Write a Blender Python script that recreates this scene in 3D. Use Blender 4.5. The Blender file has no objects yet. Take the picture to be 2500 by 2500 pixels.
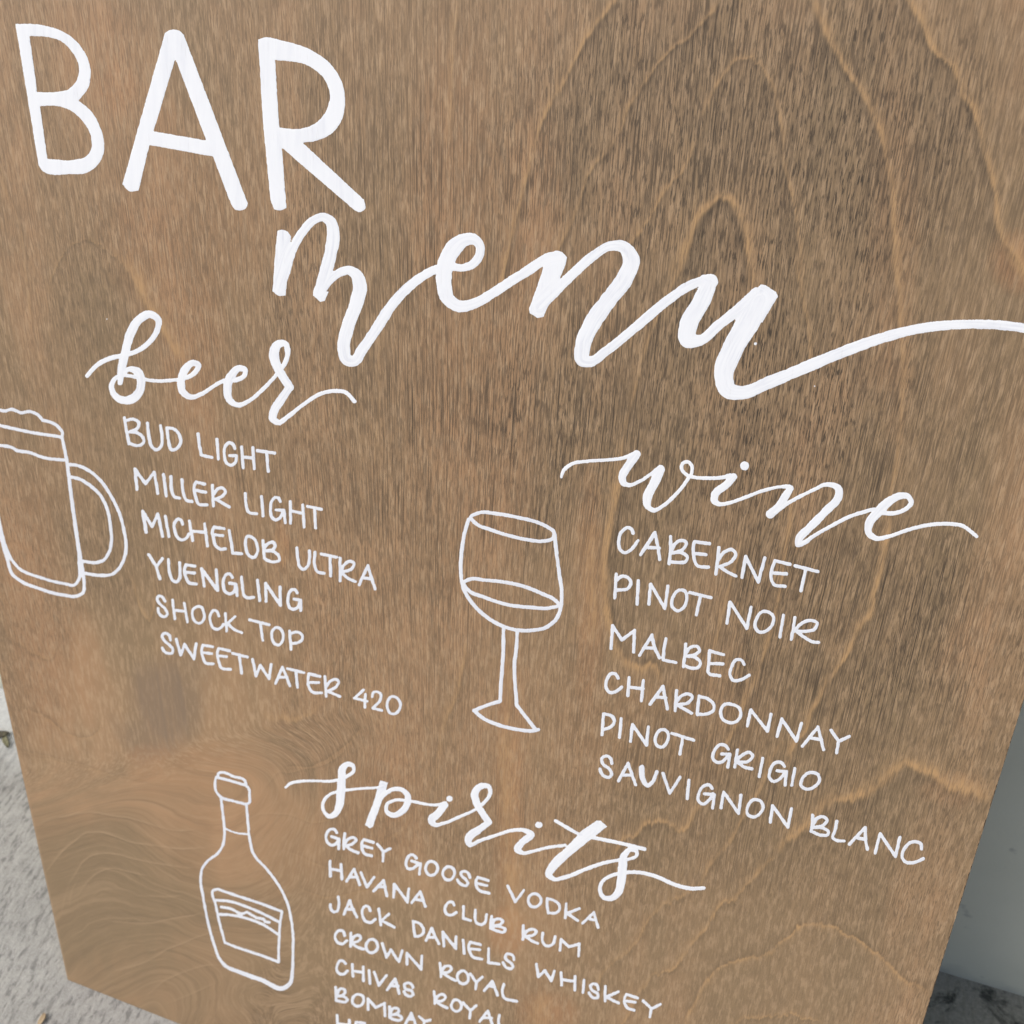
import bpy, math, random
import numpy as np

# ------------------------------------------------------------------ camera, sky, sun, exposure
S = bpy.context.scene
COL = S.collection
LEAN = math.radians(15.0)          # the board leans back against the wall by this much
F, CX = 2600.0, 1250.0             # focal length and principal point in the photograph's 2500 px
BW, BH, BT = 0.6096, 0.9144, 0.012 # 24 x 36 inch plywood, 12 mm thick


def unit(v):
    return v / np.linalg.norm(v)


_vv = np.array([-206.0, 5118.0])                       # vanishing point of the board's verticals
_vhx = -8150.0
_vhy = (-F * F - _vv[0] * _vhx) / _vv[1]               # ... and of its horizontals
DN = unit(np.array([_vv[0], _vv[1], F]))
RT = -unit(np.array([_vhx, _vhy, F]))
NW = np.cross(RT, DN)
WX = RT
WZ = -DN * math.cos(LEAN) - NW * math.sin(LEAN)
WY = -DN * math.sin(LEAN) + NW * math.cos(LEAN)


def ray(x, y):
    return np.array([x - CX, y - CX, F])


_nr = np.cross(ray(2500, 1676), ray(2248, 2500))
ORG = ray(166, 2393) * (-BW * (_nr @ RT) / (_nr @ ray(166, 2393)))   # board's lower left corner, camera space
CAM = np.array([-ORG @ WX, -ORG @ WY, -ORG @ WZ])


def px_to_uv(P):
    """photograph pixels (n,2) -> metres right and up on the board's face"""
    P = np.asarray(P, float)
    r = np.stack([P[:, 0] - CX, P[:, 1] - CX, np.full(len(P), F)], 1)
    t = (ORG @ NW) / (r @ NW)
    p = r * t[:, None] - ORG
    return np.stack([p @ RT, -(p @ DN)], 1)


def uv_to_px(uv):
    p = ORG + uv[:, :1] * RT - uv[:, 1:2] * DN
    return np.stack([p[:, 0] / p[:, 2] * F + CX, p[:, 1] / p[:, 2] * F + CX], 1)


def px_to_ground(x, y):
    r = ray(x, y)
    w = np.array([r @ WX, r @ WY, r @ WZ])
    return CAM + w * (-CAM[2] / w[2])


cam = bpy.data.cameras.new('camera')
cam.sensor_width = 36.0
cam.lens = 36.0 * F / 2500.0
cam.clip_start, cam.clip_end = 0.02, 500.0
cam.dof.use_dof = True
cam.dof.focus_distance = 0.47
cam.dof.aperture_fstop = 20.0
camo = bpy.data.objects.new('camera', cam)
COL.objects.link(camo)
from mathutils import Matrix, Vector
_r = [Vector((WX[i], WY[i], WZ[i])) for i in range(3)]      # camera x, y(down), z(forward) in the world
camo.matrix_world = Matrix(((_r[0].x, -_r[1].x, -_r[2].x, CAM[0]),
                            (_r[0].y, -_r[1].y, -_r[2].y, CAM[1]),
                            (_r[0].z, -_r[1].z, -_r[2].z, CAM[2]), (0, 0, 0, 1)))
S.camera = camo

SUN_AZ, SUN_EL = math.radians(-56.0), math.radians(44.0)     # from the front left; azimuth from -Y towards +X
sun_dir = Vector((math.sin(SUN_AZ) * math.cos(SUN_EL), -math.cos(SUN_AZ) * math.cos(SUN_EL), math.sin(SUN_EL)))
world = bpy.data.worlds.new('World')
S.world = world
world.use_nodes = True
wn = world.node_tree
wn.nodes.clear()
sky = wn.nodes.new('ShaderNodeTexSky')
sky.sky_type = 'NISHITA'
sky.sun_disc = False
sky.sun_elevation = SUN_EL
sky.sun_rotation = math.atan2(sun_dir.x, sun_dir.y)
sky.air_density = 1.0
sky.dust_density = 3.0
sky.ozone_density = 1.0
bg = wn.nodes.new('ShaderNodeBackground')
bg.inputs['Strength'].default_value = 0.13
out = wn.nodes.new('ShaderNodeOutputWorld')
wn.links.new(sky.outputs[0], bg.inputs[0])
wn.links.new(bg.outputs[0], out.inputs[0])
sl = bpy.data.lights.new('sun', 'SUN')
sl.energy = 1.5
sl.angle = math.radians(50.0)
sl.color = (1.0, 0.98, 0.945)
so = bpy.data.objects.new('sun', sl)
so.rotation_euler = sun_dir.to_track_quat('Z', 'Y').to_euler()
COL.objects.link(so)
vs = S.view_settings
vs.view_transform = 'Standard'
vs.look = 'None'
vs.exposure = 0.35
vs.gamma = 1.0
vs.use_curve_mapping = False

# ------------------------------------------------------------------ helpers
rng = np.random.default_rng(7)
random.seed(7)


def vnoise(x, y, seed=0):
    """smooth value noise in [-1, 1] on a unit lattice"""
    xi, yi = np.floor(x).astype(np.int64), np.floor(y).astype(np.int64)
    fx, fy = x - xi, y - yi
    fx, fy = fx * fx * (3 - 2 * fx), fy * fy * (3 - 2 * fy)

    def h(a, b):
        n = (a * 374761393 + b * 668265263 + seed * 1442695041) & 0xFFFFFFFF
        n = ((n ^ (n >> 13)) * 1274126177) & 0xFFFFFFFF
        return ((n ^ (n >> 16)) & 0xFFFF) / 32767.5 - 1.0
    a = h(xi, yi) * (1 - fx) + h(xi + 1, yi) * fx
    b = h(xi, yi + 1) * (1 - fx) + h(xi + 1, yi + 1) * fx
    return a * (1 - fy) + b * fy


def mesh_obj(name, verts, faces, mat, parent=None, smooth=True):
    """verts (n,3), faces (m,4 or 3) arrays -> one linked mesh object"""
    me = bpy.data.meshes.new(name)
    verts = np.asarray(verts, np.float32)
    faces = np.asarray(faces, np.int32)
    k = faces.shape[1]
    me.vertices.add(len(verts))
    me.vertices.foreach_set('co', verts.ravel())
    me.loops.add(faces.size)
    me.loops.foreach_set('vertex_index', faces.ravel())
    me.polygons.add(len(faces))
    me.polygons.foreach_set('loop_start', np.arange(0, faces.size, k, dtype=np.int32))
    me.polygons.foreach_set('use_smooth', np.full(len(faces), smooth))
    me.update(calc_edges=True)
    me.validate()
    if mat:
        me.materials.append(mat)
    o = bpy.data.objects.new(name, me)
    COL.objects.link(o)
    o.parent = parent
    return o


def empty(name, parent=None):
    o = bpy.data.objects.new(name, None)
    o.empty_display_size = 0.05
    COL.objects.link(o)
    o.parent = parent
    return o


def tag(o, label=None, cat=None, group=None, kind=None):
    for k, v in (('label', label), ('category', cat), ('group', group), ('kind', kind)):
        if v:
            o[k] = v
    return o


class Nodes:
    def __init__(self, name):
        self.m = bpy.data.materials.new(name)
        self.m.use_nodes = True
        self.t = self.m.node_tree
        self.b = self.t.nodes['Principled BSDF']

    def n(self, kind, **kw):
        nd = self.t.nodes.new('ShaderNode' + kind)
        for k, v in kw.items():
            setattr(nd, k, v)
        return nd

    def put(self, sock, v):
        if isinstance(v, bpy.types.NodeSocket):
            self.t.links.new(v, sock)
        elif v is not None:
            sock.default_value = v

    def math(self, op, a, b=None, c=None, clamp=False):
        nd = self.n('Math', operation=op, use_clamp=clamp)
        for i, v in enumerate((a, b, c)):
            self.put(nd.inputs[i], v)
        return nd.outputs[0]

    def coord(self, which='Object', scale=(1, 1, 1), rot=(0, 0, 0), loc=(0, 0, 0)):
        tc = self.n('TexCoord')
        mp = self.n('Mapping')
        self.t.links.new(tc.outputs[which], mp.inputs[0])
        mp.inputs['Scale'].default_value = scale
        mp.inputs['Rotation'].default_value = rot
        mp.inputs['Location'].default_value = loc
        return mp.outputs[0]

    def noise(self, vec, scale, detail=3.0, rough=0.55, dist=0.0):
        nd = self.n('TexNoise')
        self.put(nd.inputs['Vector'], vec)
        nd.inputs['Scale'].default_value = scale
        nd.inputs['Detail'].default_value = detail
        nd.inputs['Roughness'].default_value = rough
        nd.inputs['Distortion'].default_value = dist
        return nd.outputs[0]

    def rng(self, v, a, b, c=0.0, d=1.0):
        nd = self.n('MapRange')
        self.put(nd.inputs[0], v)
        for i, q in zip((1, 2, 3, 4), (a, b, c, d)):
            nd.inputs[i].default_value = q
        return nd.outputs[0]

    def mix(self, fac, a, b, mode='MIX'):
        nd = self.n('Mix', data_type='RGBA', blend_type=mode)
        self.put(nd.inputs['Factor'], fac)
        self.put(nd.inputs[6], a if isinstance(a, bpy.types.NodeSocket) else (*a, 1.0))
        self.put(nd.inputs[7], b if isinstance(b, bpy.types.NodeSocket) else (*b, 1.0))
        return nd.outputs[2]

    def bump(self, h, strength, dist):
        nd = self.n('Bump')
        nd.inputs['Strength'].default_value = strength
        nd.inputs['Distance'].default_value = dist
        self.put(nd.inputs['Height'], h)
        self.t.links.new(nd.outputs[0], self.b.inputs['Normal'])


# ------------------------------------------------------------------ materials
def wood_material():
    W = Nodes('stained_plywood')
    at = W.n('Attribute', attribute_name='grain')
    sep = W.n('SeparateColor')
    W.t.links.new(at.outputs['Color'], sep.inputs[0])
    amber, dark, pore = sep.outputs[0], sep.outputs[1], sep.outputs[2]
    at2 = W.n('Attribute', attribute_name='tone')
    sep2 = W.n('SeparateColor')
    W.t.links.new(at2.outputs['Color'], sep2.inputs[0])
    cool_shade, smudge, red = sep2.outputs[0], sep2.outputs[1], sep2.outputs[2]
    at3 = W.n('Attribute', attribute_name='flow')      # grain coordinates, bent where the figure bends
    base = at3.outputs['Vector']

    def flow(su, sv, off=0.0):
        mp = W.n('Mapping')
        W.t.links.new(base, mp.inputs[0])
        mp.inputs['Scale'].default_value = (su, sv, 1)
        mp.inputs['Location'].default_value = (off, off * 0.37, 0)
        return mp.outputs[0]
    wild = at.outputs['Alpha']
    broad = W.noise(flow(26, 3.2, 3.1), 1.0, 4.0, 0.55, 0.4)
    blotch = W.noise(flow(34, 16, 9.4), 1.0, 4.0, 0.6, 0.6)
    mott = W.noise(flow(185, 40, 12.6), 1.0, 5.0, 0.65, 0.3)
    pale = W.noise(flow(430, 88, 15.2), 1.0, 4.0, 0.65)
    streak = W.noise(flow(420, 9, 1.7), 1.0, 4.0, 0.65)
    tick = W.noise(flow(1350, 140, 5.3), 1.0, 3.0, 0.62)
    tick2 = W.noise(flow(1650, 70, 8.8), 1.0, 2.5, 0.6)
    hair = W.noise(flow(1900, 17, 21.8), 1.0, 3.0, 0.6)
    kind = W.rng(W.noise(flow(11, 2.2, 31.0), 1.0, 3.0, 0.5), 0.38, 0.62)
    dens = W.rng(W.noise(flow(42, 7, 37.0), 1.0, 4.0, 0.6), 0.34, 0.66, 0.84, 1.06)
    lines = W.noise(flow(300, 7, 44.0), 1.0, 4.0, 0.6)
    c = W.mix(W.rng(broad, 0.36, 0.64), WOOD_A, WOOD_B)
    c = W.mix(W.math('MULTIPLY', W.rng(blotch, 0.42, 0.68), 0.6), c, WOOD_C)
    c = W.mix(cool_shade, c, WOOD_COOL_SHADE)
    c = W.mix(W.math('MULTIPLY', red, W.rng(streak, 0.25, 0.6, 0.6, 1.0)), c, WOOD_RED)
    c = W.mix(W.math('MULTIPLY', W.rng(pale, 0.47, 0.62), W.math('MULTIPLY', W.rng(wild, 0.0, 1.0, 0.60, 0.10), W.rng(cool_shade, 0.0, 1.0, 1.0, 0.6))), c, WOOD_PALE)
    some = W.math('ADD', W.math('MULTIPLY', pore, 0.85), 0.1)
    c = W.mix(W.math('MULTIPLY', W.math('MULTIPLY', W.rng(mott, 0.47, 0.70), 0.34), some), c, WOOD_DARK)
    # in the wild figure the grain shows as long soft curved lines instead of pores
    c = W.mix(W.math('MULTIPLY', W.math('MULTIPLY', W.rng(lines, 0.52, 0.64), 0.16), wild), c, WOOD_DARK)
    c = W.mix(W.math('MULTIPLY', W.math('MULTIPLY', W.rng(lines, 0.48, 0.36), 0.20), wild), c, WOOD_PALE)
    # stained pores: short ticks and longer hairlines along the grain
    p1 = W.math('MULTIPLY', W.rng(tick, 0.50, 0.61), W.rng(kind, 0.0, 1.0, 0.78, 0.50))
    p2 = W.math('MULTIPLY', W.rng(tick2, 0.51, 0.62), 0.60)
    p3 = W.math('MULTIPLY', W.rng(hair, 0.515, 0.62), W.rng(kind, 0.0, 1.0, 0.48, 0.80))
    p4 = W.math('MULTIPLY', W.rng(streak, 0.50, 0.72), 0.26)
    pm = W.math('MAXIMUM', W.math('MAXIMUM', p1, p2), W.math('MAXIMUM', p3, p4))
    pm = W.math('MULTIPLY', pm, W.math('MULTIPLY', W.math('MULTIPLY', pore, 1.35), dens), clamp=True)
    c = W.mix(W.math('MULTIPLY', dark, W.rng(pale, 0.62, 0.35, 0.55, 1.0), clamp=True), c, WOOD_DARK)
    feather = W.math('MAXIMUM', W.rng(tick, 0.62, 0.46, 0.35, 1.0), wild)
    c = W.mix(W.math('MULTIPLY', amber, feather, clamp=True), c, W.mix(wild, WOOD_AMBER, WOOD_PALE))
    pm = W.math('MULTIPLY', pm, W.rng(amber, 0.0, 0.8, 1.0, 0.35))
    c = W.mix(pm, c, WOOD_PORE)
    c = W.mix(W.math('MULTIPLY', smudge, W.rng(lines, 0.35, 0.65, 1.0, 0.6)), c, WOOD_SMUDGE)
    W.put(W.b.inputs['Base Color'], c)
    W.put(W.b.inputs['Roughness'], W.rng(pm, 0.0, 1.0, 0.42, 0.65))
    W.b.inputs['Specular IOR Level'].default_value = 0.40
    h = W.math('SUBTRACT', 1.0, pm)
    W.bump(h, 0.15, 0.0005)
    return W.m


WOOD_A = (0.405, 0.245, 0.129)
WOOD_B = (0.296, 0.194, 0.104)
WOOD_C = (0.256, 0.167, 0.090)
WOOD_COOL_SHADE = (0.244, 0.170, 0.093)  # grey veneer tone, also the painted shade on the board's right
WOOD_RED = (0.415, 0.220, 0.106)
WOOD_PALE = (0.480, 0.325, 0.188)
WOOD_DARK = (0.104, 0.073, 0.044)
WOOD_PORE = (0.052, 0.036, 0.022)
WOOD_AMBER = (0.470, 0.285, 0.132)
WOOD_SMUDGE = (0.225, 0.157, 0.101)


def paint_material():
    P = Nodes('white_paint_pen')
    at = P.n('Attribute', attribute_name='stroke')     # along the stroke, across the stroke (photo pixels), cover
    mp = P.n('Mapping')
    P.put(mp.inputs[0], at.outputs['Vector'])
    mp.inputs['Scale'].default_value = (0.010, 0.13, 0)
    brush = P.noise(mp.outputs[0], 1.0, 3.0, 0.6, 0.3)
    n1 = P.noise(P.coord(), 38.0, 4.0, 0.6)
    n2 = P.noise(P.coord(scale=(1300, 90, 1)), 1.0, 2.0, 0.6)
    sxp = P.n('SeparateXYZ')
    P.put(sxp.inputs[0], at.outputs['Vector'])
    thin = P.math('MULTIPLY', P.rng(brush, 0.42, 0.66), P.rng(n1, 0.36, 0.62, 0.15, 1.0))
    thin = P.math('MULTIPLY', thin, P.rng(sxp.outputs[2], -0.5, 0.0, 0.5, 0.85))
    thin = P.math('MAXIMUM', thin, P.math('MULTIPLY', sxp.outputs[2], P.rng(n1, 0.35, 0.65, 0.55, 1.0)))
    c = P.mix(thin, (0.835, 0.845, 0.855), (0.70, 0.715, 0.755))
    c = P.mix(P.math('MULTIPLY', P.rng(n2, 0.62, 0.74), P.rng(thin, 0.0, 1.0, 0.08, 0.35)), c, (0.36, 0.31, 0.26))
    P.put(P.b.inputs['Base Color'], c)
    P.b.inputs['Roughness'].default_value = 0.6
    P.b.inputs['Specular IOR Level'].default_value = 0.3
    return P.m


def edge_material():
    P = Nodes('plywood_edge')
    v = P.coord(scale=(6, 6, 420))
    n = P.noise(v, 1.0, 3.0, 0.6)
    c = P.mix(P.rng(n, 0.35, 0.65), (0.42, 0.29, 0.17), (0.20, 0.13, 0.075))
    P.put(P.b.inputs['Base Color'], c)
    P.b.inputs['Roughness'].default_value = 0.75
    return P.m


def concrete_material():
    """broom-finished pale concrete with grit, pits and mould near the wall"""
    P = Nodes('broomed_concrete')
    a, b = px_to_ground(60, 2420), px_to_ground(150, 2270)
    ang = math.atan2(b[1] - a[1], b[0] - a[0])
    v = P.coord(rot=(0, 0, -ang))
    mp = P.n('Mapping')
    P.put(mp.inputs[0], v)
    mp.inputs['Scale'].default_value = (75, 230, 75)
    broom = P.noise(mp.outputs[0], 1.0, 5.0, 0.68, 0.5)
    obj = P.coord()
    grit = P.noise(obj, 950.0, 3.0, 0.65)
    sand = P.noise(obj, 330.0, 5.0, 0.7)
    mid = P.noise(obj, 60.0, 5.0, 0.62)
    big = P.noise(obj, 12.0, 4.0, 0.55)
    c = P.mix(P.rng(big, 0.35, 0.66), (0.47, 0.455, 0.415), (0.38, 0.368, 0.338))
    c = P.mix(P.math('MULTIPLY', P.rng(sand, 0.40, 0.66), 0.55), c, (0.275, 0.267, 0.245))
    c = P.mix(P.math('MULTIPLY', P.rng(broom, 0.525, 0.61), 0.72), c, (0.165, 0.160, 0.148))
    c = P.mix(P.math('MULTIPLY', P.rng(broom, 0.47, 0.36), 0.35), c, (0.56, 0.545, 0.50))
    c = P.mix(P.math('MULTIPLY', P.rng(mid, 0.56, 0.74), 0.35), c, (0.24, 0.233, 0.215))
    c = P.mix(P.math('MULTIPLY', P.rng(grit, 0.60, 0.70), 0.6), c, (0.60, 0.595, 0.57))
    c = P.mix(P.math('MULTIPLY', P.rng(grit, 0.40, 0.32), 0.6), c, (0.12, 0.12, 0.115))
    # chalky cement at the wall foot on the left, dirt and mould on the right where it stays damp
    sx = P.n('SeparateXYZ')
    P.put(sx.inputs[0], obj)
    wob = P.math('ADD', sx.outputs[1], P.math('MULTIPLY', P.math('SUBTRACT', mid, 0.5), 0.035))
    near = P.rng(wob, WALL_Y - 0.09, WALL_Y - 0.035)
    lft = P.rng(sx.outputs[0], 0.25, 0.0)
    c = P.mix(P.math('MULTIPLY', P.math('MULTIPLY', near, lft), P.rng(sand, 0.35, 0.6, 0.9, 0.55)), c, (0.64, 0.655, 0.64))
    damp = P.math('MULTIPLY', P.rng(wob, WALL_Y - 0.15, WALL_Y - 0.06), P.rng(sx.outputs[0], 0.3, 0.6))
    c = P.mix(P.math('MULTIPLY', damp, 0.75), c, P.mix(P.rng(sand, 0.35, 0.65), (0.28, 0.265, 0.20), (0.175, 0.167, 0.127)))
    mould = P.noise(P.coord(loc=(0.31, 0.12, 0)), 30.0, 6.0, 0.7, 0.5)
    mk = P.math('MULTIPLY', P.rng(mould, 0.52, 0.62), P.rng(wob, WALL_Y - 0.16, WALL_Y - 0.03))
    c = P.mix(P.math('MULTIPLY', P.math('MULTIPLY', mk, P.rng(sx.outputs[0], -0.1, 0.4, 0.4, 1.0)), 0.85), c, (0.030, 0.032, 0.026))
    P.put(P.b.inputs['Base Color'], c)
    P.b.inputs['Roughness'].default_value = 0.9
    P.b.inputs['Specular IOR Level'].default_value = 0.25
    h = P.math('ADD', P.math('MULTIPLY', broom, -0.7), P.math('MULTIPLY', P.math('ADD', sand, grit), 0.4))
    P.bump(h, 0.6, 0.0025)
    return P.m


def wall_material():
    P = Nodes('painted_render')
    obj = P.coord()
    n1 = P.noise(obj, 6.0, 4.0, 0.55)
    n2 = P.noise(obj, 260.0, 3.0, 0.6)
    n3 = P.noise(P.coord(loc=(0.12, 0.0, 0.07)), 42.0, 3.0, 0.55)
    c = P.mix(P.rng(n1, 0.3, 0.7), (0.59, 0.58, 0.475), (0.51, 0.505, 0.41))
    c = P.mix(P.math('MULTIPLY', P.rng(n3, 0.66, 0.74), 0.6), c, (0.22, 0.22, 0.21))
    sx = P.n('SeparateXYZ')
    P.put(sx.inputs[0], obj)
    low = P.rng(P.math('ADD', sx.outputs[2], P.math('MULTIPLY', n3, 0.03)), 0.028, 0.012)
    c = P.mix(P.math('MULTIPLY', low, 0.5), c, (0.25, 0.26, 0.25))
    P.put(P.b.inputs['Base Color'], c)
    P.b.inputs['Roughness'].default_value = 0.8
    P.bump(n2, 0.25, 0.001)
    return P.m


def leaf_material(name, a, b):
    P = Nodes(name)
    n = P.noise(P.coord(), 220.0, 3.0, 0.6)
    P.put(P.b.inputs['Base Color'], P.mix(P.rng(n, 0.35, 0.65), a, b))
    P.b.inputs['Roughness'].default_value = 0.8
    return P.m


WALL_Y = float(px_to_ground(2390, 2400)[1])

# ------------------------------------------------------------------ large structure: ground and wall
ground = mesh_obj('ground', [(-40, -60, 0), (40, -60, 0), (40, 40, 0), (-40, 40, 0)], [(0, 1, 2, 3)], concrete_material())
tag(ground, kind='structure')


def box_obj(name, lo, hi, mat, parent=None, bevel=0.0):
    x0, y0, z0 = lo
    x1, y1, z1 = hi
    v = [(x0, y0, z0), (x1, y0, z0), (x1, y1, z0), (x0, y1, z0), (x0, y0, z1), (x1, y0, z1), (x1, y1, z1), (x0, y1, z1)]
    f = [(0, 3, 2, 1), (4, 5, 6, 7), (0, 1, 5, 4), (1, 2, 6, 5), (2, 3, 7, 6), (3, 0, 4, 7)]
    o = mesh_obj(name, v, f, mat, parent, smooth=False)
    if bevel:
        m = o.modifiers.new('bevel', 'BEVEL')
        m.width, m.segments = bevel, 2
    return o


wall = box_obj('house_wall', (-3.0, WALL_Y, -0.2), (4.5, WALL_Y + 0.2, 2.7), wall_material(), bevel=0.004)
tag(wall, 'pale grey painted wall that the wooden sign leans against', 'wall')

# ------------------------------------------------------------------ tracing: tiles are enlarged views (origin x, y and scale)
TILES = {
    'PX': (0, 0, 1.0),
    'T0': (0, 0, 2.0337), 'TP': (600, 480, 2.9723), 'TQ': (1050, 540, 2.76), 'TR': (1600, 600, 2.1467),
    'TS': (150, 720, 2.576), 'TU': (0, 960, 3.5778),
    'T1': (280, 1000, 4), 'T2': (320, 1220, 4), 'T3': (560, 1280, 4), 'T4': (340, 1330, 4), 'T5': (360, 1530, 4), 'T6': (700, 1550, 6),
    'T7': (1080, 1220, 3.2206), 'T8': (1350, 1080, 3), 'T9': (1850, 1150, 3),
    'TA': (1470, 1270, 3.4134), 'TB': (1470, 1500, 3.4134), 'TC': (1440, 1620, 3), 'TD': (1440, 1720, 3), 'TE': (1800, 1900, 3.864),
    'TF': (460, 1860, 3.332), 'TG': (680, 1840, 3.45), 'TH': (1150, 1950, 3.22),
    'TI': (770, 2000, 5.3667), 'TJ': (1100, 2080, 4.83), 'TK': (780, 2140, 4.83), 'TL': (1140, 2240, 3.864),
    'TM': (790, 2240, 4.83), 'TN': (790, 2320, 4.025),
    'W1': (1100, 0, 1.38), 'W2': (0, 300, 1.7564), 'W3': (1300, 600, 1.61), 'W4': (1300, 1200, 1.61), 'W5': (1100, 1800, 1.38),
    'W6': (0, 1300, 1.7564), 'W7': (0, 1800, 1.7564), 'W8': (600, 700, 1.61), 'WC': (0, 1950, 3.5133),
}


def parse(tile, width, text):
    """'x,y[:w][!] ...' -> points (n,3) px with widths, and corner flags"""
    ox, oy, s = TILES[tile]
    pts, corner, w = [], [], width
    for tok in text.split():
        c = tok.endswith('!')
        tok = tok.rstrip('!')
        if ':' in tok:
            tok, ww = tok.split(':')
            w = float(ww)
        x, y = tok.split(',')
        pts.append((ox + float(x) / s, oy + float(y) / s, w / s))
        corner.append(c)
    return np.array(pts), corner


def smooth_line(pts, corner, closed=False, step=4.0):
    """non-uniform Catmull-Rom through the points, sharp at flagged corners"""
    n = len(pts)
    idx = list(range(n)) + ([0] if closed else [])
    P = pts[idx]
    C = [corner[i] for i in idx]
    if len(P) == 2:
        return P
    d = np.maximum(np.linalg.norm(np.diff(P[:, :2], axis=0), axis=1), 1e-6)
    m = len(P)
    tin, tout = np.zeros_like(P), np.zeros_like(P)
    for i in range(m):
        if closed and i in (0, m - 1):
            a, b = m - 2, 0
        else:
            a, b = i - 1, i
        va = (P[a + 1] - P[a]) / d[a] if 0 <= a < m - 1 else None
        vb = (P[b + 1] - P[b]) / d[b] if 0 <= b < m - 1 else None
        if va is None or vb is None or C[i]:
            tin[i] = va if va is not None else vb
            tout[i] = vb if vb is not None else va
        else:
            t = (va * d[b] + vb * d[a]) / (d[a] + d[b])
            tin[i] = tout[i] = t
    res = []
    for i in range(m - 1):
        k = max(1, int(math.ceil(d[i] / step)))
        u = np.linspace(0, 1, k + 1)[:-1, None]
        both = (C[i] or (i == 0 and not closed)) and (C[i + 1] or (i == m - 2 and not closed))
        if both:
            res.append(P[i] * (1 - u) + P[i + 1] * u)
            continue
        h00, h10 = 2 * u ** 3 - 3 * u ** 2 + 1, u ** 3 - 2 * u ** 2 + u
        h01, h11 = -2 * u ** 3 + 3 * u ** 2, u ** 3 - u ** 2
        res.append(h00 * P[i] + h10 * d[i] * tout[i] + h01 * P[i + 1] + h11 * d[i] * tin[i + 1])
    res.append(P[-1:])
    return np.concatenate(res)


def seg_dist(X, Y, a, b):
    dx, dy = b[0] - a[0], b[1] - a[1]
    L2 = dx * dx + dy * dy
    t = np.clip(((X - a[0]) * dx + (Y - a[1]) * dy) / L2, 0, 1) if L2 > 1e-12 else np.zeros_like(X)
    return np.hypot(X - a[0] - t * dx, Y - a[1] - t * dy), t


def poly_sdf(X, Y, P):
    D = np.full(X.shape, 1e9)
    inside = np.zeros(X.shape, bool)
    for i in range(len(P)):
        a, b = P[i - 1], P[i]
        D = np.minimum(D, seg_dist(X, Y, a, b)[0])
        if a[1] != b[1]:
            c = ((a[1] > Y) != (b[1] > Y)) & (X < (b[0] - a[0]) * (Y - a[1]) / (b[1] - a[1]) + a[0])
            inside ^= c
    return np.where(inside, -D, D)


BOARD = None
PAINT = None
_wi = [0]


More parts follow.
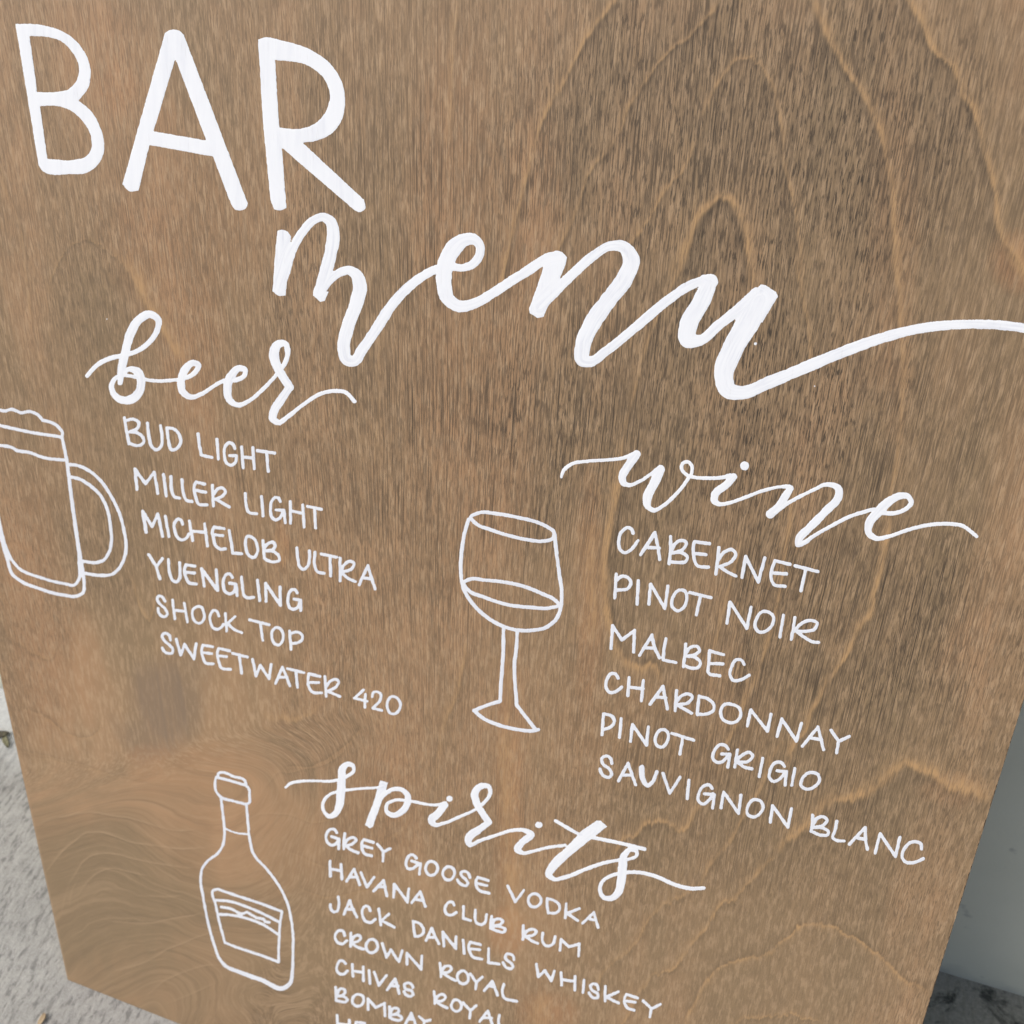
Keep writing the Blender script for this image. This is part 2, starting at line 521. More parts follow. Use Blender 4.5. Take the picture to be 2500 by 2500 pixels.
def painted(name, sections, parent, cell=1.25, label=None, slim=1.0):
    """one union of pen strokes, laid on the board's face as a thin raised film of paint"""
    lines, polys = [], []
    for tile, width, text in sections:
        for s in text.split(';'):
            s = s.strip()
            if not s:
                continue
            mode = s[0] if s[0] in '@+#' else ''
            pts, cor = parse(tile, width, s.lstrip('@+#'))
            if mode in ('+', '#'):
                polys.append((mode, smooth_line(pts, cor, True, 5.0)))
            elif len(pts) == 1:
                lines.append(np.concatenate([pts, pts + (0.4, 0, 0)]))
            else:
                lines.append(smooth_line(pts, cor, mode == '@'))
    allp = np.concatenate(lines + [p for _, p in polys])
    wmax = max([l[:, 2].max() for l in lines], default=0) / 2 + 4
    x0, y0 = allp[:, :2].min(0) - wmax
    x1, y1 = allp[:, :2].max(0) + wmax
    nx, ny = int((x1 - x0) / cell) + 2, int((y1 - y0) / cell) + 2
    gx, gy = x0 + np.arange(nx) * cell, y0 + np.arange(ny) * cell
    D = np.full((ny, nx), 30.0)
    GX, GY = np.meshgrid(gx, gy)
    A, B = GY.copy(), GX.copy()
    off = 0.0
    _wi[0] += 1
    sd = _wi[0]
    for l in lines:
        # the pen presses a little unevenly along the stroke
        arc = np.concatenate([[0], np.cumsum(np.linalg.norm(np.diff(l[:, :2], axis=0), axis=1))])
        wv = slim * l[:, 2] * (1 + 0.05 * vnoise(arc / 13.0, np.zeros_like(arc) + sd, 3))
        off += 700.0
        for i in range(len(l) - 1):
            a, b = l[i], l[i + 1]
            r = max(wv[i], wv[i + 1]) / 2 + 6
            i0, i1 = np.searchsorted(gx, [min(a[0], b[0]) - r, max(a[0], b[0]) + r])
            j0, j1 = np.searchsorted(gy, [min(a[1], b[1]) - r, max(a[1], b[1]) + r])
            if i1 <= i0 or j1 <= j0:
                continue
            X, Y = np.meshgrid(gx[i0:i1], gy[j0:j1])
            d, t = seg_dist(X, Y, a, b)
            dd = d - (wv[i] * (1 - t) + wv[i + 1] * t) / 2
            near = dd < D[j0:j1, i0:i1]
            A[j0:j1, i0:i1][near] = (off + arc[i] + t * (arc[i + 1] - arc[i]))[near]
            side = np.sign((b[0] - a[0]) * (Y - a[1]) - (b[1] - a[1]) * (X - a[0]))
            B[j0:j1, i0:i1][near] = (off * 0.3 + d * side)[near]
            D[j0:j1, i0:i1][near] = dd[near]
    X, Y = GX, GY
    for mode, p in polys:
        d = poly_sdf(X, Y, p)
        D = np.minimum(D, d) if mode == '+' else np.maximum(D, -d)
    # paint creeps along the pores: ragged by fractions of a millimetre
    D = D + 0.55 * vnoise(X / 2.6, Y / 8.0, sd) + 0.35 * vnoise(X / 7.0, Y / 9.0, sd + 50)
    ins = D < 0
    use = ins[:-1, :-1] | ins[1:, :-1] | ins[:-1, 1:] | ins[1:, 1:]
    gyv, gxv = np.gradient(D, cell)
    g2 = np.maximum(gxv ** 2 + gyv ** 2, 0.25)
    push = np.where(ins, 0.0, D) / g2
    mag = np.abs(push) * np.sqrt(gxv ** 2 + gyv ** 2)
    push = push * np.minimum(1.0, cell * 1.2 / np.maximum(mag, 1e-9))
    PX, PY = X - push * gxv, Y - push * gyv
    h = 0.00004 + 0.00005 * np.clip(-D / 3.0, 0, 1)
    ids = np.arange(nx * ny).reshape(ny, nx)
    q = np.stack([ids[:-1, :-1], ids[1:, :-1], ids[1:, 1:], ids[:-1, 1:]], -1)[use]
    keep, inv = np.unique(q.ravel(), return_inverse=True)
    uv = px_to_uv(np.stack([PX.ravel()[keep], PY.ravel()[keep]], 1))
    ok = (uv[:, 0] > 0.002) & (uv[:, 0] < BW - 0.002)
    uv[:, 0] = np.clip(uv[:, 0], 0.0015, BW - 0.0015)
    V = np.column_stack([uv, h.ravel()[keep]])
    Q = inv.reshape(-1, 4)
    Q = Q[ok[Q].any(1)]
    o = mesh_obj(name, V, Q, PAINT, parent)
    at = o.data.attributes.new('stroke', 'FLOAT_VECTOR', 'POINT')
    buf = np.zeros((len(o.data.vertices), 3), np.float32)
    if len(buf) == len(keep):
        buf[:, 0], buf[:, 1] = A.ravel()[keep] * (1 if lines else 0.4) + sd * 311.0, B.ravel()[keep] * (1 if lines else 0.4) + sd * 97.0
        buf[:, 2] = 0.9 if slim < 1.0 else (0.0 if lines else -0.5)
    at.data.foreach_set('vector', buf.ravel())
    if label:
        o['label'] = label
    return o


# ------------------------------------------------------------------ the wooden sign: panel
# figure of the veneer: (tile, amber width px, amber, dark, dark side, points)
FIGURE = [
    ('W1', 8, .75, .55, 'L', '590,-60 555,0 500,70 440,170 400,250 330,370 300,430 275,520 240,650 205,800 180,920 160,1040'),
    ('W1', 6, .55, .65, 'L', '930,-20 880,45 800,130 720,200 660,280 600,370 570,450 520,520 470,580 445,640 430,690 385,800 360,860 330,960'),
    ('W1', 6, .60, .45, 'R', '845,410 870,350 900,290 930,245 960,215 1010,203 1040,222 1060,250 1080,290 1100,370 1115,440 1120,540 1140,630 1160,720 1175,820 1185,900 1190,960'),
    ('W1', 6, .60, .35, 'L', '835,460 815,500 800,540 775,590 740,620 710,670 680,720 645,770 615,815 580,870'),
    ('W1', 15, .80, .75, 'R', '750,960 775,900 800,830 820,770 845,720 880,690 915,675 950,690 970,725 985,760 995,820 1000,860 1010,940 1018,1010'),
    ('W1', 12, .75, .55, 'R', '1220,-10 1250,80 1290,170 1330,235 1380,310 1410,360 1440,430 1460,500 1470,560 1490,640 1490,740 1500,820 1500,900 1508,990'),
    ('W1', 12, .80, .65, 'R', '1500,-60 1550,10 1590,90 1620,160 1650,200 1690,225 1710,270 1720,320 1760,370 1780,440 1800,520 1820,600 1835,680 1840,760 1860,810 1890,850 1932,910 1990,980'),
    ('W1', 22, .5, .25, 'R', '1840,770 1900,860 1960,960'),
    ('W1', 9, .40, .2, 'L', '45,-30 20,60 10,160 5,300 -10,500'),
    ('W3', 7, .55, .30, 'L', '620,0 575,100 540,200 500,270 470,330 440,420 420,500 395,600 370,700 355,820 340,950 320,1080 300,1200'),
    ('W3', 8, .45, .25, 'R', '1030,0 1045,100 1060,200 1080,300 1090,420 1085,520'),
    ('W3', 10, .55, .30, 'R', '1415,0 1420,60 1440,180 1440,300 1452,450 1450,600 1445,720 1430,860 1400,980 1380,1100 1350,1300'),
    ('W3', 26, .65, .3, 'R', '1840,-20 1880,40 1932,110 1990,160'),
    ('W4', 16, .85, .60, 'L', '345,-120 335,0 310,120 290,250 288,360 292,450 305,530 330,620 355,660 390,690 430,695 480,688 495,715 500,760'),
    ('W4', 22, .45, .1, 'L', '240,120 235,300 245,480 230,620'),
    ('W4', 8, .65, .30, 'L', '1030,0 1015,120 990,260 970,400 945,510 920,600 890,690 870,760 840,820 810,890 780,960 700,1080'),
    ('W4', 11, .85, .40, 'L', '1400,60 1390,200 1365,320 1340,400 1330,480 1290,525 1265,570 1240,630 1205,690 1180,730 1150,770 1130,810 1095,860 1070,950 1030,1000 1000,1090'),
    ('W4', 8, .45, .30, 'L', '830,150 800,280 760,440 735,540 715,620 690,700'),
    ('W5', 6, .55, .25, 'L', '1130,0 1090,60 1060,130 1030,200 1000,250 960,320 920,380 880,430 840,500'),
    ('W5', 18, .85, .35, 'L', '1830,215 1770,190 1720,172 1690,172 1650,150 1620,120 1580,108 1545,90 1510,105 1480,130 1445,160 1410,182 1370,205 1330,214 1290,214 1255,232 1225,270 1195,305 1160,330 1120,362 1100,395'),
    ('W5', 5, .65, .30, 'L', '1100,395 1080,412 1050,440 1030,470 1000,500 970,530 955,552 925,556 900,580 870,630 830,680 790,735 740,790 710,800 680,810 650,850 630,870 600,930 580,966 540,1040'),
    ('W5', 8, .75, .35, 'L', '870,215 840,235 815,262 800,295 770,312 740,295 705,282 670,290 640,310 620,335 590,342 565,375 545,420'),
    ('W5', 5, .45, .30, 'L', '865,470 830,505 780,540 740,562 710,575 680,600 655,630 640,670 610,710 570,745 540,765 515,785 500,830 470,880'),
    ('W5', 5, .75, .30, 'R', '1613,858 1570,835 1530,822 1510,805 1490,780 1470,760 1430,725 1380,692 1330,665 1300,645 1260,634 1220,630 1190,632 1170,645 1150,665 1120,690 1090,712 1060,738 1010,748 970,760 930,765 900,785 870,820 845,860 825,900 800,940 780,990'),
    ('W5', 4, .60, .25, 'R', '930,990 960,960 1000,946 1060,942 1120,938 1160,935 1190,945 1220,950 1260,975'),
    ('W5', 30, .50, .20, 'R', '180,-60 180,60 185,200 190,330 200,470 205,600 190,680'),
    ('W5', 30, .55, .25, 'L', '290,1000 290,930 310,890 350,885'),
    ('W8', 10, .45, .2, 'R', '1000,2000 1010,1800 1030,1700 1040,1560 1020,1400'),
    ('W8', 8, .50, .35, 'R', '760,1800 780,1730 815,1640 840,1560 860,1480 870,1380'),
    ('W8', 5, .25, .3, 'R', '520,120 515,300 520,480 500,700'),
    ('W2', 4, .30, .45, 'R', '210,760 225,680 255,600 300,540 350,513 400,518 450,545 500,585 540,630 580,690 610,750 640,810 680,890 710,950'),
    ('W2', 20, .75, .0, 'R', '520,580 575,650 620,760 680,860 740,960 800,1040'),
    ('W2', 14, .35, .0, 'R', '380,1090 430,1070 470,1100'),
    ('W2', 5, .35, .25, 'L', '0,150 30,300 80,420 110,600 130,760 150,900'),
    ('W6', 5, .45, .30, 'R', '560,180 580,260 610,340 640,385 655,340 670,280 660,200'),
    ('W6', 12, .65, .2, 'R', '1180,0 1200,80 1215,160'),
    ('W6', 4, .30, .35, 'R', '40,450 100,490 170,530 215,545 240,500 235,440'),
    ('W6', 4, .35, .50, 'L', '80,762 130,768 200,800 240,830 280,862 330,882 370,887 405,875 430,845 430,790'),
    ('W6', 3, .25, .60, 'L', '80,938 140,952 200,962 260,978 320,990 370,1005 420,1022 500,1045 600,1052'),
    ('W6', 12, .55, .1, 'R', '1125,770 1160,800 1220,798 1260,810 1310,792 1350,775 1370,740'),
    ('W6', 4, .30, .60, 'R', '1550,790 1550,830 1535,865 1505,900 1480,920 1440,950 1400,980 1365,995 1330,1012 1280,1008 1230,1012 1200,1045'),
    ('W6', 5, .35, .25, 'L', '1460,500 1430,560 1410,610'),
    ('W6', 6, .40, .35, 'R', '1932,770 1890,850 1880,930 1870,1000'),
    ('W7', 3, .45, .60, 'R', '160,388 195,362 230,347 280,342 340,328 400,324 450,332 500,342 560,350 630,370 700,392 750,402 800,402 860,398'),
    ('W7', 3, .55, .35, 'R', '192,590 215,560 240,525 280,480 325,445 370,412 400,410 430,408 490,425 560,452 630,462 700,472 760,480 850,478 930,474'),
    ('W7', 3, .45, .30, 'R', '290,640 330,580 350,545 400,508 450,500 500,503 560,520 650,540 730,552 800,562 860,560'),
    ('W7', 3, .45, .30, 'R', '330,690 370,630 410,590 450,570 490,565 540,575 600,590 650,600'),
    ('W7', 3, .35, .20, 'R', '300,740 310,660 345,600'),
    ('W7', 3, .35, .20, 'R', '265,760 280,690 300,630'),
    ('W7', 3, .35, .2, 'R', '400,680 430,660 480,652 520,656'),
    ('W7', 3, .35, .2, 'R', '580,682 660,684 740,686 800,680'),
    ('W7', 3, .45, .40, 'L', '470,788 530,795 590,799 650,798 710,785 780,772 840,762 880,748'),
    ('W7', 3, .45, .30, 'R', '450,1040 480,1010 530,995 600,975 660,948 720,910 780,888 840,862 900,840 940,810'),
    ('W7', 3, .40, .30, 'R', '620,1120 660,1085 700,1050 760,1020 830,995 890,980 960,980'),
    ('W7', 3, .3, .25, 'R', '700,1150 780,1120 860,1085 940,1050'),
    ('W7', 3, .25, .45, 'L', '100,82 160,92 220,98 290,118 350,132 430,150 500,172 560,190 640,205 720,225'),
    ('W7', 3, .35, .40, 'R', '1065,360 1095,338 1130,330 1180,330 1230,332 1290,350 1330,368 1390,364 1440,350'),
    ('W7', 3, .30, .55, 'R', '1120,240 1160,190 1200,150 1240,155 1300,140 1370,128 1420,105 1480,55 1500,20'),
    ('W7', 4, .40, .35, 'R', '1750,330 1740,370 1720,400 1690,425 1660,440 1640,455'),
    ('W7', 3, .30, .40, 'L', '1215,490 1270,505 1330,535 1400,560 1460,565 1530,550'),
    ('W7', 3, .35, .45, 'L', '1260,640 1330,670 1400,690 1470,680 1560,660 1640,655'),
    ('W7', 4, .35, .3, 'R', '1660,60 1690,-20 1710,-120'),
    ('W7', 5, .35, .3, 'R', '1830,260 1880,160 1890,60'),
    ('W7', 3, .25, .3, 'R', '1000,560 1060,590 1110,570 1180,590 1240,620'),
    ('W7', 3, .25, .3, 'R', '1270,760 1330,800 1400,830'),
    ('W7', 3, .25, .3, 'R', '1480,900 1560,930 1640,960 1700,990'),
]
# soft patches: (tile, x, y, rx, ry, channel, amount)   cool = greyer veneer, plus light falloff painted into the right side, red = orange tinted, pore+ / pore- = more or fewer pores
PATCH = [
    ('PX', 410, 1716, 95, 120, 'smudge', .9), ('PX', 375, 1790, 85, 70, 'smudge', .6), ('PX', 460, 1640, 60, 50, 'smudge', .4),
    ('PX', 200, 860, 130, 260, 'cool_shade', .5), ('PX', 260, 1250, 120, 330, 'cool_shade', .35), ('PX', 330, 1560, 90, 110, 'cool_shade', .5),
    ('PX', 1700, 300, 380, 330, 'cool_shade', .45), ('PX', 1850, 750, 420, 330, 'cool_shade', .45), ('PX', 2200, 1250, 260, 420, 'cool_shade', .5),
    ('PX', 1800, 1500, 330, 260, 'cool_shade', .40), ('PX', 250, 2200, 260, 230, 'cool_shade', .75), ('PX', 1900, 2150, 420, 320, 'cool_shade', .5),
    ('PX', 900, 2350, 320, 160, 'cool_shade', .45), ('PX', 2350, 120, 160, 220, 'cool_shade', .55),
    ('PX', 2250, 500, 330, 520, 'cool_shade', .6), ('PX', 2000, 1900, 460, 420, 'cool_shade', .6), ('PX', 1650, 1250, 330, 420, 'cool_shade', .4), ('PX', 1900, 2350, 420, 220, 'cool_shade', .6),  # darkens the right of the board: falling light put into the wood colour
    ('PX', 450, 560, 210, 260, 'red', .35), ('PX', 480, 850, 90, 210, 'red', .45), ('PX', 250, 130, 110, 120, 'red', .25),
    ('PX', 290, 220, 70, 60, 'red', .5), ('PX', 400, 300, 40, 60, 'red', .4),
    ('PX', 1110, 400, 130, 430, 'red', .35), ('PX', 1300, 560, 90, 300, 'red', .3), ('PX', 1170, 1000, 160, 420, 'red', .28),
    ('PX', 60, 1400, 90, 200, 'red', .35), ('PX', 110, 1640, 120, 170, 'red', .4), ('PX', 370, 1845, 60, 30, 'red', .6), ('PX', 470, 1880, 170, 75, 'red', .32),
    ('PX', 1240, 1900, 45, 330, 'red', .60), ('PX', 1238, 2270, 42, 60, 'red', .75), ('PX', 1330, 2470, 70, 50, 'red', .65),
    ('PX', 2330, 1930, 90, 40, 'red', .35), ('PX', 2480, 640, 60, 70, 'red', .8), ('PX', 1440, 1400, 40, 330, 'red', .5), ('PX', 690, 1330, 22, 70, 'red', .6),
    ('PX', 620, 2050, 240, 130, 'red', .20), ('PX', 920, 1980, 130, 160, 'red', .3),
    ('PX', 1650, 1780, 260, 160, 'red', .18), ('PX', 2180, 620, 60, 500, 'red', .25),
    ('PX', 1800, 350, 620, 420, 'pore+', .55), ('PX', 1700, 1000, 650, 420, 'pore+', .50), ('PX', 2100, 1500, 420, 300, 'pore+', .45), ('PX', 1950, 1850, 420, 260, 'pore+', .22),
    ('PX', 1000, 900, 380, 800, 'pore+', .28), ('PX', 300, 700, 260, 300, 'pore+', .10),
    ('PX', 350, 2150, 480, 380, 'pore-', .75), ('PX', 1000, 2300, 380, 240, 'pore-', .45), ('PX', 400, 1700, 300, 240, 'pore-', .5), ('PX', 1700, 2380, 500, 200, 'pore-', .25),
]


def build_panel(parent):
    global BW, BH
    nu, nv = 800, 1200
    u, v = np.linspace(0, BW, nu), np.linspace(0, BH, nv)
    U, V = np.meshgrid(u, v)
    uv = np.stack([U.ravel(), V.ravel()], 1)
    px = uv_to_px(uv)
    X, Y = px[:, 0].reshape(nv, nu), px[:, 1].reshape(nv, nu)
    chan = {k: np.zeros((nv, nu)) for k in ('amber', 'dark', 'cool_shade', 'smudge', 'red', 'pore+', 'pore-')}
    # ragged displacement along the grain, so that growth lines feather into the pores
    jit = vnoise(U * 620, V * 30, 11) * 0.6 + vnoise(U * 1400, V * 60, 12) * 0.4
    wob = vnoise(U * 60, V * 60, 13)
    wild = np.exp(-(((X - 330) / 420) ** 2 + ((Y - 2150) / 330) ** 2))
    calm = np.clip(1 - 1.6 * np.exp(-(((X - 450) / 620) ** 2 + ((Y - 2150) / 430) ** 2)), 0.08, 1)
    Xj, Yj = X + wob * 2.5 * calm, Y + (jit * 9.0 + wob * 2.5) * calm
    for tile, w, amb, drk, side, text in FIGURE:
        p, cor = parse(tile, w, text)
        p = smooth_line(p, cor, False, 16.0)
        R = w * 1.3 * 4 + 30
        x0, y0 = p[:, :2].min(0) - R
        x1, y1 = p[:, :2].max(0) + R
        win = np.where((Xj > x0) & (Xj < x1) & (Yj > y0) & (Yj < y1))
        if not len(win[0]):
            continue
        xs, ys = Xj[win], Yj[win]
        best = np.full(xs.shape, 1e9)
        sgn = np.zeros(xs.shape)
        along = np.zeros(xs.shape)
        L = 0.0
        for i in range(len(p) - 1):
            a, b = p[i], p[i + 1]
            d, t = seg_dist(xs, ys, a, b)
            m = d < best
            best[m] = d[m]
            cr = (b[0] - a[0]) * (ys - a[1]) - (b[1] - a[1]) * (xs - a[0])
            sgn[m] = np.sign(cr[m])              # positive on the right hand of the travel (y down)
            ln = math.hypot(b[0] - a[0], b[1] - a[1])
            along[m] = (L + t * ln)[m]
            L += ln
        fade = np.clip(np.minimum(along, L - along) / 40.0, 0, 1)
        mod = 0.82 + 0.28 * vnoise(along / 42.0, best * 0, 21) + 0.15 * vnoise(along / 13.0, best * 0, 22)
        wr = w / TILES[tile][2] * 1.25
        wv = wr * (1 + 0.35 * vnoise(along / 60.0, best * 0, 23))
        sd = sgn * (1 if side == 'R' else -1)
        w2 = np.maximum(wv, 1.8)
        amp = 1.2 * amb * np.where(sd > 0, np.exp(-(best / (w2 * 0.6)) ** 2), 0.60 * np.exp(-(best / (w2 * 0.85)) ** 2) + 0.40 * np.exp(-best / (w2 * 1.9)))
        cm = calm[win]
        amp = amp * (1 - 0.22 * (1 - cm))
        dk = np.where(sd > 0, np.exp(-((best - wv * 0.8) / (wv * 0.9 + 2)) ** 2) + 0.38 * cm * np.exp(-best / (wv * 2.2 + 14)), 0) * (0.35 + 0.65 * cm)
        chan['amber'][win] = np.maximum(chan['amber'][win], amp * fade * np.clip(mod, 0.2, 1.15))
        chan['dark'][win] = np.maximum(chan['dark'][win], drk * 0.95 * dk * fade * np.clip(mod, 0.3, 1.1))
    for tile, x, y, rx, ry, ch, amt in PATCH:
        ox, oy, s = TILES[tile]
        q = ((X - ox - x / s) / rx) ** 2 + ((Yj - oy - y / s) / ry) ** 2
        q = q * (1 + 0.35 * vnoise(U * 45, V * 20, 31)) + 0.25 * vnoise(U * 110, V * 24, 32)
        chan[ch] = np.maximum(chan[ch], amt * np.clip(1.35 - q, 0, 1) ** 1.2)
    pore = np.clip(0.50 + chan['pore+'] - chan['pore-'], 0.06, 1.0)
    # bend the grain direction in the wild figure of the lower left
    fu, fv = U.copy(), V.copy()
    low = np.clip((Y - 2150) / 250, 0, 1)
    slope = 0.12 - 0.75 * low
    phi = Y - slope * (X - 270) + 85 * np.exp(-((X - 270) / 130) ** 2) * (1 - np.clip((Y - 2050) / 330, 0, 1))
    phi = phi + 3 * vnoise(X / 90, Y / 60, 45) + 3 * vnoise(X / 25, Y / 18, 46)

    def ramp(v, a, b):
        t = np.clip((v - a) / (b - a), 0, 1)
        return t * t * (3 - 2 * t)
    wmix = ramp(Y + 0.18 * (X - 300), 1830, 2010) * ramp(X + 0.25 * (Y - 2100) + 25 * vnoise(X / 120, Y / 90, 47), 900, 420)
    fu = fu * (1 - wmix) + (phi * 0.00030 - 0.45) * wmix
    fv = fv * (1 - wmix) + (X * 0.00030) * wmix
    fu = fu + 0.0016 * vnoise(U * 30, V * 9, 41) + 0.004 * vnoise(U * 8, V * 3, 42)
    # front grid; back and edges close the slab
    idx = np.arange(nu * nv).reshape(nv, nu)
    q = np.stack([idx[:-1, :-1], idx[:-1, 1:], idx[1:, 1:], idx[1:, :-1]], -1).reshape(-1, 4)
    chan['amber'] = np.maximum(chan['amber'], 0.55 * np.exp(-(U / 0.0011) ** 2))
    chip = 0.00028 * vnoise(V[:, :1] * 260, V[:, :1] * 0, 51) + 0.0002 * vnoise(V[:, :1] * 900, V[:, :1] * 0, 52)
    uvg = uv.reshape(nv, nu, 2)
    uvg[:, 0, 0] += np.abs(chip[:, 0])
    uvg[:, -1, 0] -= np.abs(chip[::-1, 0])
    chip = 0.0003 * vnoise(U[:1] * 240, U[:1] * 0, 53)
    uvg[0, :, 1] += np.abs(chip[0])
    uv = uvg.reshape(-1, 2)
    front = np.column_stack([uv, np.zeros(len(uv))])
    n0 = len(front)
    back = np.array([(0, 0, -BT), (BW, 0, -BT), (BW, BH, -BT), (0, BH, -BT)])
    rim = np.array([(0, 0, 0), (BW, 0, 0), (BW, BH, 0), (0, BH, 0)], float)
    k = n0 + 4
    sides = [(n0 + 3, n0 + 2, n0 + 1, n0)]
    for i in range(4):
        j = (i + 1) % 4
        sides.append((n0 + i, n0 + j, k + j, k + i))
    o = mesh_obj('panel', np.concatenate([front, back, rim]), np.concatenate([q, np.array(sides)]), wood_material(), parent)
    me = o.data
    me.materials.append(edge_material())
    mi = np.zeros(len(me.polygons), np.int32)
    mi[len(q):] = 1
    me.polygons.foreach_set('material_index', mi)
    sm = np.ones(len(me.polygons), bool)
    sm[len(q):] = False
    me.polygons.foreach_set('use_smooth', sm)

    def attr(name, a, b, c, d=None):
        at = me.attributes.new(name, 'FLOAT_COLOR', 'POINT')
        buf = np.zeros((len(me.vertices), 4), np.float32)
        buf[:n0, 0], buf[:n0, 1], buf[:n0, 2] = a.ravel(), b.ravel(), c.ravel()
        buf[:, 3] = 1
        if d is not None:
            buf[:n0, 3] = d.ravel()
        at.data.foreach_set('color', buf.ravel())
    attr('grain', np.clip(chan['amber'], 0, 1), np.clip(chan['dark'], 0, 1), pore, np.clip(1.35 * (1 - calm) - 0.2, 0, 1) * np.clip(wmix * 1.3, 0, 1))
    attr('tone', chan['cool_shade'], chan['smudge'], chan['red'])
    at = me.attributes.new('flow', 'FLOAT_VECTOR', 'POINT')
    buf = np.zeros((len(me.vertices), 3), np.float32)
    buf[:n0, 0], buf[:n0, 1] = fu.ravel(), fv.ravel()
    at.data.foreach_set('vector', buf.ravel())
    return o


BOARD = empty('menu_board')
tag(BOARD, 'stained plywood bar menu board with white hand lettering, leaning on the wall', 'menu board')
BOARD.rotation_euler = (math.pi / 2 - LEAN, 0, 0)
BOARD.location = (0, 0, 0.0008)
build_panel(BOARD)
PAINT = paint_material()

# ------------------------------------------------------------------ the lettering
# big title, outlines of the brushed capitals
title = empty('title_lettering', BOARD)
painted('letter', [('T0', 0, """
+80,128! 150,127 250,142 340,180 405,240 445,320 453,390 440,445 392,508! 450,555 500,640 520,720 510,790 480,835 420,870 360,872 215,856 195,830!;
#150,188! 220,190 300,210 360,265 395,340 385,405 345,450 280,465 188,465!;
#202,536! 260,532 340,550 410,605 455,690 455,750 430,785 380,800 238,797!""")], title, 2.0)
painted('letter', [('T0', 0, """
+822,172! 850,157 890,160 915,182! 1232,1018! 1225,1040 1175,1050 1152,1028! 1060,785! 745,728! 690,955! 645,957 610,922!;
#873,300! 1027,706! 765,660!""")], title, 2.0)
painted('letter', [('T0', 0, """
+1283,205! 1310,197 1420,215 1540,255 1640,325 1700,420 1715,510 1700,600 1650,670 1580,705 1505,718! 1808,1000! 1815,1045 1785,1062 1762,1052! 1402,742! 1424,1040! 1395,1053 1362,1048! 1345,1000! 1310,640!;
#1368,308! 1430,312 1530,335 1610,400 1640,480 1620,560 1570,620 1490,648 1388,642!""")], title, 2.0)

painted('script_word', [
    ('TP', 70, """+232,258! 265,252 305,265 330,300! 322,450! 290,728! 240,730 197,698! 214,450!;
250,690:66 290,560:66 340,400:64 420,260:62 500,180:64 565,160:64 618,195:80 636,270:94 618,420:92 578,570:90 535,705:84;
+494,690! 492,728! 545,775! 575,765! 605,700!;
555,690:58 620,610:58 690,560:60 750,545:64 805,580:84 830,660:100 805,780:98 745,950:98 714,1100:92 738,1195:84 780,1205:78 850,1115:76 950,970:76 1060,800:76 1180,670:72 1300,580:66 1420,525:58 1520,520:54;
1500,525:50 1580,527:56 1650,500:60 1695,440:64 1700,370:64 1655,322:78 1590,325:92 1520,375:118 1455,490:122 1440,640:112 1470,755:96 1550,806:84 1650,790:76 1800,708:70 1932,620:66"""),
    ('TQ', 66, """552,410 650,350 740,290:66 800,255:64 860,245:66!;
+770,300! 800,235! 845,208! 890,218! 922,255! 915,300! 840,480! 765,655! 725,663! 672,630! 668,600! 730,430!;
740,590:70 860,465:68 970,360:66 1100,245:64 1220,178:66 1300,185:84 1355,265:108 1315,390:112 1205,540:112 1092,700:112 1026,870:104 1030,945:92 1080,955:72 1180,890:64 1400,712:64 1600,545:64 1760,440:62 1860,405:60!"""),
    ('TR', 60, """255,185:48 290,195:76! 235,310:90 172,430:92 170,500:84 225,505:62 330,425:54 430,345:54 530,255:56!;
+520,245! 552,211! 575,216! 632,252! 641,275! 620,310! 560,410! 450,400! 480,310!;
545,290:112 490,400:118 400,560:108 358,690:104 385,768:88 440,778:74 600,722:64 800,640:60 1000,558:58 1200,488:54 1400,440:50 1600,422:48 1800,425:48 1932,442:48 2100,485:44 2200,540:38"""),
], BOARD, 1.8)
for _s in (('TR', 15, '523,522'), ('TR', 5, '833,744'), ('W2', 4, '460,847')):
    painted('paint_speck', [_s], BOARD, 0.8)

painted('script_word', [('TS', 30, """165,515:28 220,455:29 300,410:30 380,390:28 470,365:30 550,310:34 605,230:38 612,165:42 560,130:48 490,165:56 440,245:58 405,370:54 380,480:50 372,560:34;
395,495:26 430,475:34 480,490:50 505,550:52 490,620:54 440,665:56 390,670:48 335,635:40 318,580:34 345,530:28 390,514:24 460,522:22 560,545:22 660,548:22 745,538:24 800,524:28 845,492:32 865,450:34 832,435:38 785,470:50 756,550:50 765,615:46 812,650:34 880,632:26 960,582:24 1030,545:24 1110,540:30 1152,515:32 1158,480:34 1120,470:40 1068,520:52 1045,600:52 1062,670:42 1110,700:32 1180,675:26 1270,600:24 1350,515:24 1400,450:28 1425,370:34 1408,315:40 1362,322:54 1340,380:60 1360,460:56 1400,530:52 1440,590:48!;
1435,590:52! 1385,665:54 1338,740:54 1334,790:48 1365,810:36 1430,770:28 1530,692:25 1640,627:25 1720,612:25 1790,622:25 1845,678:26""")], BOARD)

